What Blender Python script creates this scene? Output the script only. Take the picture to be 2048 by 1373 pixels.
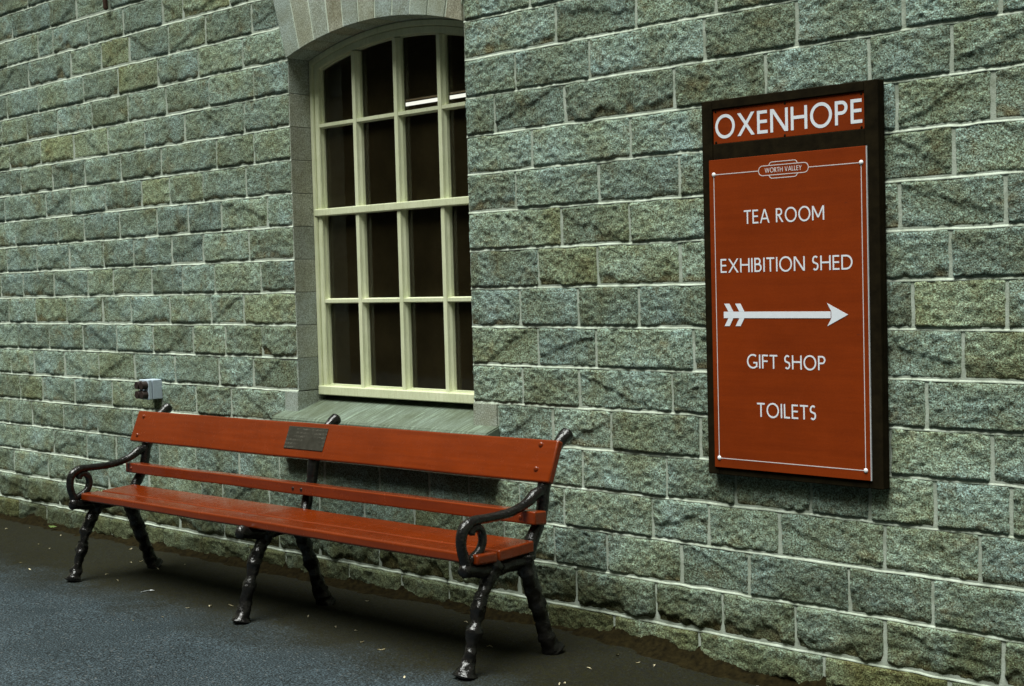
import bpy, bmesh, math, random
import numpy as np
from mathutils import Vector, Matrix

for o in list(bpy.data.objects):
    bpy.data.objects.remove(o)
SC = bpy.context.scene
COL = SC.collection
rnd = random.Random(7)

# ------------------------------------------------------------------ camera
cam_d = bpy.data.cameras.new('camera')
cam_d.sensor_width = 36.0
cam_d.lens = 49.99
cam_d.clip_end = 500
cam = bpy.data.objects.new('camera', cam_d)
COL.objects.link(cam)
_r = Vector((0.70974988, 0.70395570, -0.02648555))
_u = Vector((-0.01283442, 0.05051281, 0.99864094))
_f = Vector((-0.70433685, 0.70844536, -0.04488632))
M = Matrix.Identity(4)
for i in range(3):
    M[i][0], M[i][1], M[i][2] = _r[i], _u[i], -_f[i]
M.translation = Vector((0, -4.03257, 0.19080))
cam.matrix_world = M
SC.camera = cam

# ------------------------------------------------------------------ sky, sun, exposure
SUN_EL = math.radians(70)
SUN_AZ = math.radians(172)           # measured from +Y towards +X: the soft light falls square onto the wall
world = bpy.data.worlds.new('World')
SC.world = world
world.use_nodes = True
wn = world.node_tree
wn.nodes.clear()
sky = wn.nodes.new('ShaderNodeTexSky')
sky.sky_type = 'NISHITA'
sky.sun_disc = False
sky.sun_elevation = SUN_EL
sky.sun_rotation = SUN_AZ
hsv = wn.nodes.new('ShaderNodeHueSaturation')
hsv.inputs['Saturation'].default_value = 0.35
tint = wn.nodes.new('ShaderNodeMixRGB')
tint.blend_type = 'MULTIPLY'
tint.inputs[0].default_value = 1.0
tint.inputs[2].default_value = (1.0, 0.97, 0.62, 1)
bgn = wn.nodes.new('ShaderNodeBackground')
bgn.inputs[1].default_value = 0.055
wo = wn.nodes.new('ShaderNodeOutputWorld')
wn.links.new(sky.outputs[0], hsv.inputs['Color'])
wn.links.new(hsv.outputs[0], tint.inputs[1])
wn.links.new(tint.outputs[0], bgn.inputs[0])
wn.links.new(bgn.outputs[0], wo.inputs[0])

sun_d = bpy.data.lights.new('sun', 'SUN')
sun_d.energy = 5.0
sun_d.angle = math.radians(40)       # overcast
sun_d.color = (0.97, 1.0, 0.95)
sun = bpy.data.objects.new('sun', sun_d)
COL.objects.link(sun)
_d = Vector((math.sin(SUN_AZ) * math.cos(SUN_EL), math.cos(SUN_AZ) * math.cos(SUN_EL), math.sin(SUN_EL)))
sun.rotation_euler = (-_d).to_track_quat('-Z', 'Y').to_euler()

SC.view_settings.view_transform = 'Standard'
SC.view_settings.look = 'None'
SC.view_settings.exposure = 0.50
SC.view_settings.gamma = 1.0

# ------------------------------------------------------------------ helpers
def props(o, label=None, cat=None, group=None, kind=None):
    if label: o['label'] = label
    if cat: o['category'] = cat
    if group: o['group'] = group
    if kind: o['kind'] = kind
    return o

def link(name, me, mat=None, parent=None):
    o = bpy.data.objects.new(name, me)
    COL.objects.link(o)
    if mat: me.materials.append(mat)
    if parent: o.parent = parent
    return o

def empty(name, loc=(0, 0, 0), rot=(0, 0, 0)):
    o = bpy.data.objects.new(name, None)
    o.empty_display_size = 0.1
    o.location = loc
    o.rotation_euler = rot
    COL.objects.link(o)
    return o

def bm_obj(name, bm, mat, parent=None, smooth=False, autosmooth=None):
    me = bpy.data.meshes.new(name)
    bm.normal_update()
    bm.to_mesh(me)
    bm.free()
    if smooth:
        me.polygons.foreach_set('use_smooth', [True] * len(me.polygons))
    return link(name, me, mat, parent)

def np_mesh(name, V, Q, mat, parent=None, smooth=True, col=None):
    me = bpy.data.meshes.new(name)
    V = np.ascontiguousarray(V, dtype=np.float32)
    Q = np.ascontiguousarray(Q, dtype=np.int32)
    me.vertices.add(len(V))
    me.vertices.foreach_set('co', V.ravel())
    me.loops.add(Q.size)
    me.loops.foreach_set('vertex_index', Q.ravel())
    me.polygons.add(len(Q))
    me.polygons.foreach_set('loop_start', np.arange(0, Q.size, Q.shape[1], dtype=np.int32))
    me.polygons.foreach_set('loop_total', np.full(len(Q), Q.shape[1], dtype=np.int32))
    me.update(calc_edges=True)
    me.polygons.foreach_set('use_smooth', np.full(len(Q), smooth))
    if col is not None:
        a = me.color_attributes.new('tint', 'FLOAT_COLOR', 'POINT')
        a.data.foreach_set('color', np.ascontiguousarray(col, dtype=np.float32).ravel())
    me.validate()
    return link(name, me, mat, parent)

def _h(ix, iy, seed):
    n = (ix.astype(np.int64) * 374761393 + iy.astype(np.int64) * 668265263 + seed * 974634777) & 0x7fffffff
    n = ((n ^ (n >> 13)) * 1274126177) & 0x7fffffff
    n = (n ^ (n >> 16)) & 0xffff
    return n / 32767.5 - 1.0

def vnoise(x, y, seed=0):
    x = np.asarray(x, float); y = np.asarray(y, float)
    x, y = np.broadcast_arrays(x, y)
    ix = np.floor(x); iy = np.floor(y)
    fx = x - ix; fy = y - iy
    ux = fx * fx * fx * (fx * (fx * 6 - 15) + 10); uy = fy * fy * fy * (fy * (fy * 6 - 15) + 10)
    a = _h(ix, iy, seed); b = _h(ix + 1, iy, seed); c = _h(ix, iy + 1, seed); d = _h(ix + 1, iy + 1, seed)
    return (a * (1 - ux) + b * ux) * (1 - uy) + (c * (1 - ux) + d * ux) * uy

def fbm(x, y, seed=0, octv=4, gain=0.5):
    s = 0; a = 1.0; t = 0
    for i in range(octv):
        s = s + a * vnoise(x * 2 ** i + 17.3 * i, y * 2 ** i - 9.1 * i, seed + i * 31)
        t += a; a *= gain
    return s / t

def sstep(a, b, x):
    t = np.clip((x - a) / (b - a + 1e-9), 0, 1)
    return t * t * (3 - 2 * t)

def box(bm, x0, x1, y0, y1, z0, z1, bevel=0.0, seg=2):
    r = bmesh.ops.create_cube(bm, size=1.0)
    vs = r['verts']
    for v in vs:
        v.co.x = x0 + (v.co.x + .5) * (x1 - x0)
        v.co.y = y0 + (v.co.y + .5) * (y1 - y0)
        v.co.z = z0 + (v.co.z + .5) * (z1 - z0)
    if bevel:
        es = list({e for v in vs for e in v.link_edges})
        bmesh.ops.bevel(bm, geom=es, offset=bevel, segments=seg, affect='EDGES', profile=0.5)

def prism(bm, poly, a0, a1, axis='y'):
    """extrude a 2-D polygon (list of (p,q)) along an axis. axis y: (x,z); axis x: (y,z)"""
    def P(p, q, a):
        return (p, a, q) if axis == 'y' else (a, p, q)
    A = [bm.verts.new(P(p, q, a0)) for p, q in poly]
    B = [bm.verts.new(P(p, q, a1)) for p, q in poly]
    n = len(poly)
    fs = [bm.faces.new(A), bm.faces.new(B[::-1])]
    for i in range(n):
        j = (i + 1) % n
        fs.append(bm.faces.new((A[j], A[i], B[i], B[j])))
    bmesh.ops.recalc_face_normals(bm, faces=fs)
    return A + B

def catmull(pts, n=8):
    pts = [np.array(p, float) for p in pts]
    P = [2 * pts[0] - pts[1]] + pts + [2 * pts[-1] - pts[-2]]
    out = []
    for i in range(1, len(P) - 2):
        p0, p1, p2, p3 = P[i - 1], P[i], P[i + 1], P[i + 2]
        for k in range(n):
            t = k / n
            out.append(0.5 * ((2 * p1) + (-p0 + p2) * t + (2 * p0 - 5 * p1 + 4 * p2 - p3) * t * t + (-p0 + 3 * p1 - 3 * p2 + p3) * t ** 3))
    out.append(pts[-1])
    return out

def sweep(bm, pts, m=14, n=8, lump=0.0, seed=0, sx=1.0):
    """tube along points (x,y,z,r); sx scales the section along world x; lump roughens it like cast bark"""
    C = catmull(pts, n)
    rings = []
    L = 0.0
    for i, c in enumerate(C):
        p = Vector(c[:3]); r = c[3]
        t = Vector(C[min(i + 1, len(C) - 1)][:3]) - Vector(C[max(i - 1, 0)][:3])
        t.normalize()
        e1 = Vector((1, 0, 0)) if abs(t.x) < .95 else Vector((0, 1, 0))
        e1 = (e1 - t * e1.dot(t)).normalized()
        e2 = t.cross(e1)
        if i: L += (p - Vector(C[i - 1][:3])).length
        ring = []
        for k in range(m):
            a = 2 * math.pi * k / m
            d = 1.0
            if lump:
                d += lump * float(fbm(np.array(L * 38.0 + seed * 3.1), np.array(2.2 * math.cos(a) + 5 + 1.7 * math.sin(a)), seed, 3))
            ring.append(bm.verts.new(p + (e1 * math.cos(a) * sx + e2 * math.sin(a)) * r * d))
        rings.append(ring)
    for a, b in zip(rings, rings[1:]):
        for k in range(m):
            j = (k + 1) % m
            bm.faces.new((a[k], a[j], b[j], b[k]))
    for ring, c, dirn in ((rings[0], C[0], C[1]), (rings[-1], C[-1], C[-2])):
        t = (Vector(c[:3]) - Vector(dirn[:3])).normalized()
        v = bm.verts.new(Vector(c[:3]) + t * c[3] * 0.45)
        for k in range(m):
            j = (k + 1) % m
            bm.faces.new((ring[k], ring[j], v))
    bmesh.ops.recalc_face_normals(bm, faces=bm.faces[:])

def ball(bm, c, r, sq=(1, 1, 1), seg=14):
    q = bmesh.ops.create_uvsphere(bm, u_segments=seg, v_segments=max(6, seg // 2), radius=r)
    for v in q['verts']:
        v.co = Vector((v.co.x * sq[0], v.co.y * sq[1], v.co.z * sq[2])) + Vector(c)

# ------------------------------------------------------------------ materials
class NT:
    def __init__(s, name):
        s.m = bpy.data.materials.new(name)
        s.m.use_nodes = True
        s.t = s.m.node_tree
        s.t.nodes.clear()
        s.out = s.t.nodes.new('ShaderNodeOutputMaterial')
        s.co = s.t.nodes.new('ShaderNodeTexCoord').outputs['Object']
    def n(s, typ, **kw):
        x = s.t.nodes.new(typ)
        for k, v in kw.items():
            setattr(x, k, v)
        return x
    def l(s, a, b):
        s.t.links.new(a, b)
    def noise(s, scale, detail=4, rough=.55, vec=None, dist=0.0):
        x = s.n('ShaderNodeTexNoise')
        x.inputs['Scale'].default_value = scale
        x.inputs['Detail'].default_value = detail
        x.inputs['Roughness'].default_value = rough
        x.inputs['Distortion'].default_value = dist
        s.l(vec or s.co, x.inputs['Vector'])
        return x.outputs['Fac']
    def stretch(s, v):
        x = s.n('ShaderNodeMapping')
        x.inputs['Scale'].default_value = v
        s.l(s.co, x.inputs['Vector'])
        return x.outputs[0]
    def ramp(s, fac, stops):
        x = s.n('ShaderNodeValToRGB')
        e = x.color_ramp.elements
        while len(e) < len(stops): e.new(0.5)
        for i, (p, c) in enumerate(stops):
            e[i].position = p
            e[i].color = c if len(c) == 4 else (*c, 1)
        s.l(fac, x.inputs[0])
        return x.outputs[0]
    def mix(s, fac, a, b, mode='MIX'):
        x = s.n('ShaderNodeMixRGB', blend_type=mode)
        for sock, v in ((x.inputs[0], fac), (x.inputs[1], a), (x.inputs[2], b)):
            if isinstance(v, (int, float)): sock.default_value = v
            elif isinstance(v, tuple): sock.default_value = v if len(v) == 4 else (*v, 1)
            else: s.l(v, sock)
        return x.outputs[0]
    def math(s, op, a, b=0.0):
        x = s.n('ShaderNodeMath', operation=op)
        for sock, v in ((x.inputs[0], a), (x.inputs[1], b)):
            if isinstance(v, (int, float)): sock.default_value = v
            else: s.l(v, sock)
        return x.outputs[0]
    def bsdf(s, color, rough=.7, bump=None, bstr=.3, bdist=.004, spec=.5, coat=0.0, metal=0.0):
        b = s.n('ShaderNodeBsdfPrincipled')
        for sock, v in ((b.inputs['Base Color'], color), (b.inputs['Roughness'], rough)):
            if isinstance(v, (int, float)): sock.default_value = v
            elif isinstance(v, tuple): sock.default_value = (*v, 1)
            else: s.l(v, sock)
        b.inputs['Specular IOR Level'].default_value = spec
        b.inputs['Coat Weight'].default_value = coat
        b.inputs['Coat Roughness'].default_value = 0.09
        b.inputs['Metallic'].default_value = metal
        if bump is not None:
            q = s.n('ShaderNodeBump')
            q.inputs['Strength'].default_value = bstr
            q.inputs['Distance'].default_value = bdist
            s.l(bump, q.inputs['Height'])
            s.l(q.outputs[0], b.inputs['Normal'])
        s.l(b.outputs[0], s.out.inputs[0])
        return s.m

def mat_stone():
    k = NT('gritstone')
    at = k.n('ShaderNodeAttribute', attribute_name='tint')
    sep = k.n('ShaderNodeSeparateColor'); k.l(at.outputs['Color'], sep.inputs[0])
    big = k.noise(5.5, 4, .6)
    base = k.ramp(big, [(.32, (.172, .198, .135)), (.5, (.206, .258, .208)), (.68, (.255, .330, .300))])
    base = k.mix(sep.outputs[1], base, k.mix(1.0, base, (1.02, .88, .52), 'MULTIPLY'))
    iron = k.ramp(k.noise(9.0, 5, .65, dist=.6), [(.54, (0, 0, 0)), (.74, (1, 1, 1))])
    base = k.mix(k.math('MULTIPLY', iron, .62), base, (.155, .112, .042))
    chip_shade = k.math('MULTIPLY', sep.outputs[2], .72)
    base = k.mix(chip_shade, base, (.15, .112, .046))  # brown of the broken faces, with their warm shadow tone painted in
    val = k.math('ADD', k.math('MULTIPLY', sep.outputs[0], .42), .78)
    vv = k.n('ShaderNodeCombineXYZ')
    for i in range(3): k.l(val, vv.inputs[i])
    base = k.mix(1.0, base, vv.outputs[0], 'MULTIPLY')
    grain = k.noise(175, 3, .8)
    base = k.mix(1.0, base, k.ramp(grain, [(.36, (.26, .19, .07)), (.5, (1, 1, 1)), (.63, (1.9, 2.2, 2.3))]), 'MULTIPLY')
    g2 = k.noise(95, 3, .7)
    base = k.mix(.5, base, k.ramp(g2, [(.3, (.55, .52, .45)), (.55, (1, 1, 1)), (.75, (1.3, 1.35, 1.35))]), 'MULTIPLY')
    # darker olive-brown in ragged patches on the lowest courses
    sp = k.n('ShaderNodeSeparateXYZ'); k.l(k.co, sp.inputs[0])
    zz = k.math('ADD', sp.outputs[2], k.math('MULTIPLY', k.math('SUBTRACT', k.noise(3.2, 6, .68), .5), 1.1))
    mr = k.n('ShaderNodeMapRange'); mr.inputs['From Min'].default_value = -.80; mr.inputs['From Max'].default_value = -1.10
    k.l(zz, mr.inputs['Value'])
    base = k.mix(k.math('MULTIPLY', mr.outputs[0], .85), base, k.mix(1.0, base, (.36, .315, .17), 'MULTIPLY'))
    h = k.math('ADD', k.math('MULTIPLY', k.noise(60, 5, .7), .8), k.math('MULTIPLY', k.noise(180, 3, .7), .5))
    return k.bsdf(base, .93, h, 1.0, .011, spec=.15)

def mat_smooth_stone():
    k = NT('dressed_stone')
    at = k.n('ShaderNodeAttribute', attribute_name='tint')
    base = k.ramp(k.noise(7, 4), [(.3, (.23, .25, .205)), (.7, (.31, .345, .31))])
    base = k.mix(1.0, base, at.outputs['Color'], 'MULTIPLY')
    base = k.mix(.9, base, k.ramp(k.noise(190, 3, .8), [(.36, (.45, .42, .34)), (.5, (1, 1, 1)), (.64, (1.6, 1.65, 1.7))]), 'MULTIPLY')
    base = k.mix(.5, base, k.ramp(k.noise(12, 5, .65), [(.35, (.72, .66, .52)), (.6, (1, 1, 1))]), 'MULTIPLY')
    h = k.math('ADD', k.noise(120, 4, .7), k.math('MULTIPLY', k.noise(30, 3), .6))
    return k.bsdf(base, .9, h, .35, .003, spec=.25)

def mat_sill():
    k = NT('tooled_sill_stone')
    mp = k.n('ShaderNodeMapping')
    mp.inputs['Rotation'].default_value = (0, 0, math.radians(28))
    mp.inputs['Scale'].default_value = (90, 9, 9)
    k.l(k.co, mp.inputs['Vector'])
    st = k.noise(1.0, 4, .6, vec=mp.outputs[0])
    base = k.ramp(k.noise(6, 4), [(.3, (.085, .105, .07)), (.7, (.128, .162, .13))])
    base = k.mix(.8, base, k.ramp(st, [(.35, (.7, .7, .62)), (.55, (1, 1, 1)), (.68, (1.7, 1.8, 1.8))]), 'MULTIPLY')
    base = k.mix(.6, base, k.ramp(k.noise(300, 2, .7), [(.3, (.5, .5, .46)), (.5, (1, 1, 1)), (.72, (1.6, 1.6, 1.6))]), 'MULTIPLY')
    return k.bsdf(base, .9, k.math('ADD', st, k.math('MULTIPLY', k.noise(120, 3), .4)), .6, .004, spec=.25)

def mat_mortar(name, f):
    k = NT(name)
    base = k.ramp(k.noise(14, 5, .65), [(.3, tuple(c * f for c in (.34, .39, .30))), (.55, tuple(c * f for c in (.56, .63, .53))), (.8, tuple(c * f for c in (.66, .74, .66)))])
    base = k.mix(.4, base, k.ramp(k.noise(280, 2, .7), [(.3, (.55, .55, .5)), (.55, (1, 1, 1)), (.75, (1.25, 1.25, 1.25))]), 'MULTIPLY')
    return k.bsdf(base, .95, k.noise(150, 4, .7), .5, .003, spec=.2)

def mat_asphalt():
    k = NT('asphalt')
    base = k.ramp(k.noise(2.2, 4, .6), [(.3, (.024, .031, .034)), (.7, (.039, .049, .054))])
    base = k.mix(1.0, base, k.ramp(k.noise(150, 3, .75), [(.36, (.18, .16, .12)), (.5, (1, 1, 1)), (.63, (2.5, 2.8, 3.0))]), 'MULTIPLY')
    base = k.mix(.6, base, k.ramp(k.noise(90, 2, .7), [(.33, (.5, .5, .5)), (.5, (1, 1, 1)), (.7, (1.5, 1.5, 1.5))]), 'MULTIPLY')
    vo = k.n('ShaderNodeTexVoronoi'); vo.inputs['Scale'].default_value = 75
    k.l(k.co, vo.inputs['Vector'])
    vs_ = k.n('ShaderNodeSeparateColor'); k.l(vo.outputs['Color'], vs_.inputs[0])
    grit = k.math('MULTIPLY', k.math('LESS_THAN', vo.outputs['Distance'], .34), k.math('GREATER_THAN', vs_.outputs[0], .90))
    base = k.mix(k.math('MULTIPLY', grit, .8), base, (.13, .14, .14))
    crk = k.ramp(k.noise(1.1, 6, .7, dist=.8), [(.495, (0, 0, 0)), (.50, (1, 1, 1)), (.505, (0, 0, 0))])
    base = k.mix(k.math('MULTIPLY', crk, .35), base, (.008, .008, .007))
    # washed-in dirt and moss by the wall, darkened and widened as painted bench shade
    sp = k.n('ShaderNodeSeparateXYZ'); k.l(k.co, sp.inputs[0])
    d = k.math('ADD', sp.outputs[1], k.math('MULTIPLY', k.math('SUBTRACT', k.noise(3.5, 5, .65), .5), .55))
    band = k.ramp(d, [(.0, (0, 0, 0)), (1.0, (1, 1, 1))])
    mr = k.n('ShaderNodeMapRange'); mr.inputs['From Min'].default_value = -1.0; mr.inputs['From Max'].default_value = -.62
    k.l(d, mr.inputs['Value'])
    dirt_shade = k.mix(k.noise(40, 3), (.006, .005, .0025), (.018, .0155, .0075))
    base = k.mix(k.math('MULTIPLY', mr.outputs[0], .85), base, dirt_shade)
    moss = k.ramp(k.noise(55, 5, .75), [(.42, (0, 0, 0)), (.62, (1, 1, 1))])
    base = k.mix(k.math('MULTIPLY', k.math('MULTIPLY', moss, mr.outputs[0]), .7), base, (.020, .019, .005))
    return k.bsdf(base, .9, k.math('ADD', k.noise(150, 3, .75), k.math('MULTIPLY', k.noise(70, 3), .6)), 1.0, .008, spec=.06)

def mat_red(name, a, b, rough=.3, coat=.35, spec=.45):
    k = NT(name)
    mp = k.stretch((2, 30, 30))
    base = k.ramp(k.noise(1.5, 5, .6, vec=mp), [(.3, a), (.7, b)])
    base = k.mix(.35, base, k.ramp(k.noise(420, 2, .7), [(.3, (.55, .5, .45)), (.5, (1, 1, 1)), (.72, (1.5, 1.6, 1.6))]), 'MULTIPLY')
    base = k.mix(.6, base, k.ramp(k.noise(3.2, 5, .65), [(.35, (.78, .76, .74)), (.6, (1.05, 1.05, 1.05))]), 'MULTIPLY')
    sc = k.ramp(k.noise(1.0, 6, .75, vec=k.stretch((14, 60, 60))), [(.66, (0, 0, 0)), (.70, (1, 1, 1))])
    base = k.mix(k.math('MULTIPLY', sc, .5), base, tuple(c * .35 + .01 for c in a))
    r = k.math('ADD', k.math('MULTIPLY', k.noise(25, 4), .25), rough - .1)
    return k.bsdf(base, r, k.math('ADD', k.noise(1.2, 5, .6, vec=mp), k.math('MULTIPLY', k.noise(60, 3), .25)), .12, .004, spec=spec, coat=coat)

def mat_iron():
    k = NT('black_painted_iron')
    base = k.ramp(k.noise(35, 4), [(.3, (.005, .005, .005)), (.75, (.011, .010, .009))])
    return k.bsdf(base, .15, k.math('ADD', k.noise(45, 4, .6), k.math('MULTIPLY', k.noise(140, 3), .4)), .6, .006, spec=.45)

def mat_plain(name, c, rough=.6, var=.25, scale=40, bstr=.1, spec=.4, metal=0.0):
    k = NT(name)
    lo = tuple(x * (1 - var) for x in c); hi = tuple(min(1, x * (1 + var)) for x in c)
    base = k.ramp(k.noise(scale, 4, .6), [(.3, lo), (.7, hi)])
    return k.bsdf(base, rough, k.noise(scale * 2.5, 3), bstr, .003, spec=spec, metal=metal)

def mat_window_paint():
    k = NT('cream_window_paint')
    mp = k.stretch((30, 30, 4))
    base = k.ramp(k.noise(6, 5, .6), [(.3, (.57, .61, .40)), (.7, (.69, .72, .51))])
    base = k.mix(.5, base, k.ramp(k.noise(3, 4, .6, vec=mp), [(.3, (.78, .76, .66)), (.55, (1, 1, 1))]), 'MULTIPLY')
    base = k.mix(.3, base, k.ramp(k.noise(300, 2, .7), [(.3, (.6, .6, .55)), (.5, (1, 1, 1)), (.72, (1.3, 1.3, 1.3))]), 'MULTIPLY')
    return k.bsdf(base, .5, k.math('ADD', k.noise(2, 4, .6, vec=mp), k.math('MULTIPLY', k.noise(120, 3), .5)), .3, .003, spec=.4)

def mat_glass():
    k = NT('window_glass')
    tr = k.n('ShaderNodeBsdfTransparent'); tr.inputs[0].default_value = (.86, .88, .82, 1)
    gl = k.n('ShaderNodeBsdfGlossy'); gl.inputs['Roughness'].default_value = .02
    q = k.n('ShaderNodeBump'); q.inputs['Strength'].default_value = .03; q.inputs['Distance'].default_value = .01
    k.l(k.noise(5, 2), q.inputs['Height']); k.l(q.outputs[0], gl.inputs['Normal'])
    fr = k.n('ShaderNodeFresnel'); fr.inputs[0].default_value = 1.5
    mx = k.n('ShaderNodeMixShader')
    k.l(k.math('MULTIPLY', fr.outputs[0], 1.2), mx.inputs[0]); k.l(tr.outputs[0], mx.inputs[1]); k.l(gl.outputs[0], mx.inputs[2])
    df = k.n('ShaderNodeBsdfDiffuse'); df.inputs[0].default_value = (.26, .20, .09, 1)
    m2 = k.n('ShaderNodeMixShader')
    k.l(k.math('MULTIPLY', k.noise(3.5, 4, .6), .085), m2.inputs[0]); k.l(mx.outputs[0], m2.inputs[1]); k.l(df.outputs[0], m2.inputs[2])
    k.l(m2.outputs[0], k.out.inputs[0])
    return k.m

def mat_plaque():
    k = NT('engraved_bronze')
    base = k.ramp(k.noise(30, 4), [(.3, (.024, .022, .015)), (.7, (.042, .040, .030))])
    sp = k.n('ShaderNodeSeparateXYZ'); k.l(k.co, sp.inputs[0])
    row = k.math('GREATER_THAN', k.math('SINE', k.math('MULTIPLY', sp.outputs[2], 2 * math.pi / .0155)), .15)
    dash = k.ramp(k.noise(170, 2, .6), [(.47, (0, 0, 0)), (.56, (1, 1, 1))])
    edge = k.ramp(k.noise(9, 3, .6), [(.42, (0, 0, 0)), (.5, (1, 1, 1))])
    base = k.mix(k.math('MULTIPLY', k.math('MULTIPLY', row, dash), k.math('MULTIPLY', edge, .5)), base, (.15, .14, .115))
    return k.bsdf(base, .5, k.noise(160, 3), .25, .002, spec=.5, metal=.35)

def mat_tube():
    k = NT('lit_fluorescent_tube')
    e = k.n('ShaderNodeEmission'); e.inputs[0].default_value = (1, 1, .93, 1); e.inputs[1].default_value = .9
    k.l(e.outputs[0], k.out.inputs[0])
    return k.m

STONE = mat_stone(); DRESSED = mat_smooth_stone(); SILL = mat_sill(); MORTAR = mat_mortar('lime_mortar', .98); POINTING = mat_mortar('dimmed_pointing', .72); ASPHALT = mat_asphalt()  # one mortar in two tones: light on upward beds painted in, flat joints dimmed
RED = mat_red('red_gloss_paint', (.128, .0175, .0016), (.165, .023, .002), .22, .3, .4)
SIGNRED = mat_red('red_sign_enamel', (.18, .0245, .0018), (.21, .029, .002), .65, .0, .1)
IRON = mat_iron(); WINPAINT = mat_window_paint(); GLASS = mat_glass(); PLAQUE = mat_plaque(); TUBE = mat_tube()
BOARD = mat_plain('dark_stained_wood', (.010, .0072, .003), .9, .4, 25, .25, spec=.05)
WHITE = mat_plain('white_lettering', (.70, .74, .80), .45, .03, 60, .02)
LINE = mat_plain('pale_printed_line', (.62, .56, .56), .5, .05, 60, .02)
STUD = mat_plain('white_stud', (.75, .76, .78), .3, .03, 60, .02)
ALU = mat_plain('pale_sheet_edge', (.52, .54, .56), .45, .1, 60, .05)
GREY = mat_plain('grey_plastic', (.42, .50, .58), .5, .06, 60, .05)
DARKCAP = mat_plain('dark_rubber', (.022, .013, .010), .55, .3, 60, .1)
RUST = mat_plain('rusty_iron', (.045, .022, .012), .85, .4, 60, .4)
DARKROOM = mat_plain('dark_room_wall', (.16, .115, .055), .9, .3, 4, .1)
SOIL = mat_plain('damp_soil_and_moss', (.010, .0075, .0025), .95, .6, 45, .9, spec=.05)
LEAF = mat_plain('dry_leaf', (.58, .52, .36), .8, .35, 90, .2, spec=.2)
GREENLEAF = mat_plain('small_green_leaf', (.16, .24, .07), .7, .3, 90, .2, spec=.2)
PAPER = mat_plain('white_scrap', (.72, .74, .76), .8, .1, 90, .2, spec=.2)
BLOCKER = mat_plain('sky_blocker_dark', (.016, .015, .008), .95, .5, 2.5, .8, spec=.1)

# ------------------------------------------------------------------ ground
def gz(x, y):
    x = np.asarray(x, float); y = np.asarray(y, float)
    z = -1.185 + .009 * (np.clip(x, -9, -3.5) + 4.9)
    z = z - .045 * sstep(-3.6, -2.7, x) * sstep(-.6, -.08, y)
    return z + .003 * fbm(x * 1.3, y * 1.3, 5, 3)

def grid_mesh(xs, ys, f):
    X, Y = np.meshgrid(xs, ys)
    Z = f(X, Y)
    V = np.stack([X, Y, Z], -1).reshape(-1, 3)
    nx, ny = len(xs), len(ys)
    i = np.arange(nx - 1)[None, :] + nx * np.arange(ny - 1)[:, None]
    Q = np.stack([i, i + 1, i + nx + 1, i + nx], -1).reshape(-1, 4)
    return V, Q

xs = np.concatenate([np.linspace(-60, -10, 26)[:-1], np.linspace(-10, 1, 221), np.linspace(1, 40, 20)[1:]])
ys = np.concatenate([np.linspace(-40, -4, 30)[:-1], np.linspace(-4, .3, 87), np.linspace(.3, 30, 12)[1:]])
V, Q = grid_mesh(xs, ys, gz)
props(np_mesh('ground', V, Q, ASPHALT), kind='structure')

def blockerz(X, Y):  # added unseen slope: blocks low sky and keeps the pane reflections dark
    t = sstep(-9.5, -15, Y) if False else np.clip((-9.5 - Y) / 7.0, 0, 1)
    t = t * t * (3 - 2 * t)
    return -1.3 + t * 12.5 + t * 1.6 * fbm(X * .35, Y * .35, 9, 4) + .25 * t * fbm(X * 2.2, Y * 2.2, 12, 3)
V, Q = grid_mesh(np.linspace(-60, 30, 181), np.linspace(-24, -9, 61), blockerz)
props(np_mesh('unseen_sky_blocker', V, Q, BLOCKER), kind='structure')

# ------------------------------------------------------------------ the building
H = 0.155
XL, XR = -10.2, 1.2
KLO, KHI = -8, 15
WX0, WX1 = -5.433, -4.236             # window opening
ARC_C = (-4.8345, -.700); ARC_R = 2.035
def arcz(x, r=ARC_R):
    return ARC_C[1] + math.sqrt(max(0, r * r - (x - ARC_C[0]) ** 2))
VTOP = 1.66                            # top of the voussoir ring at the crown

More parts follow.
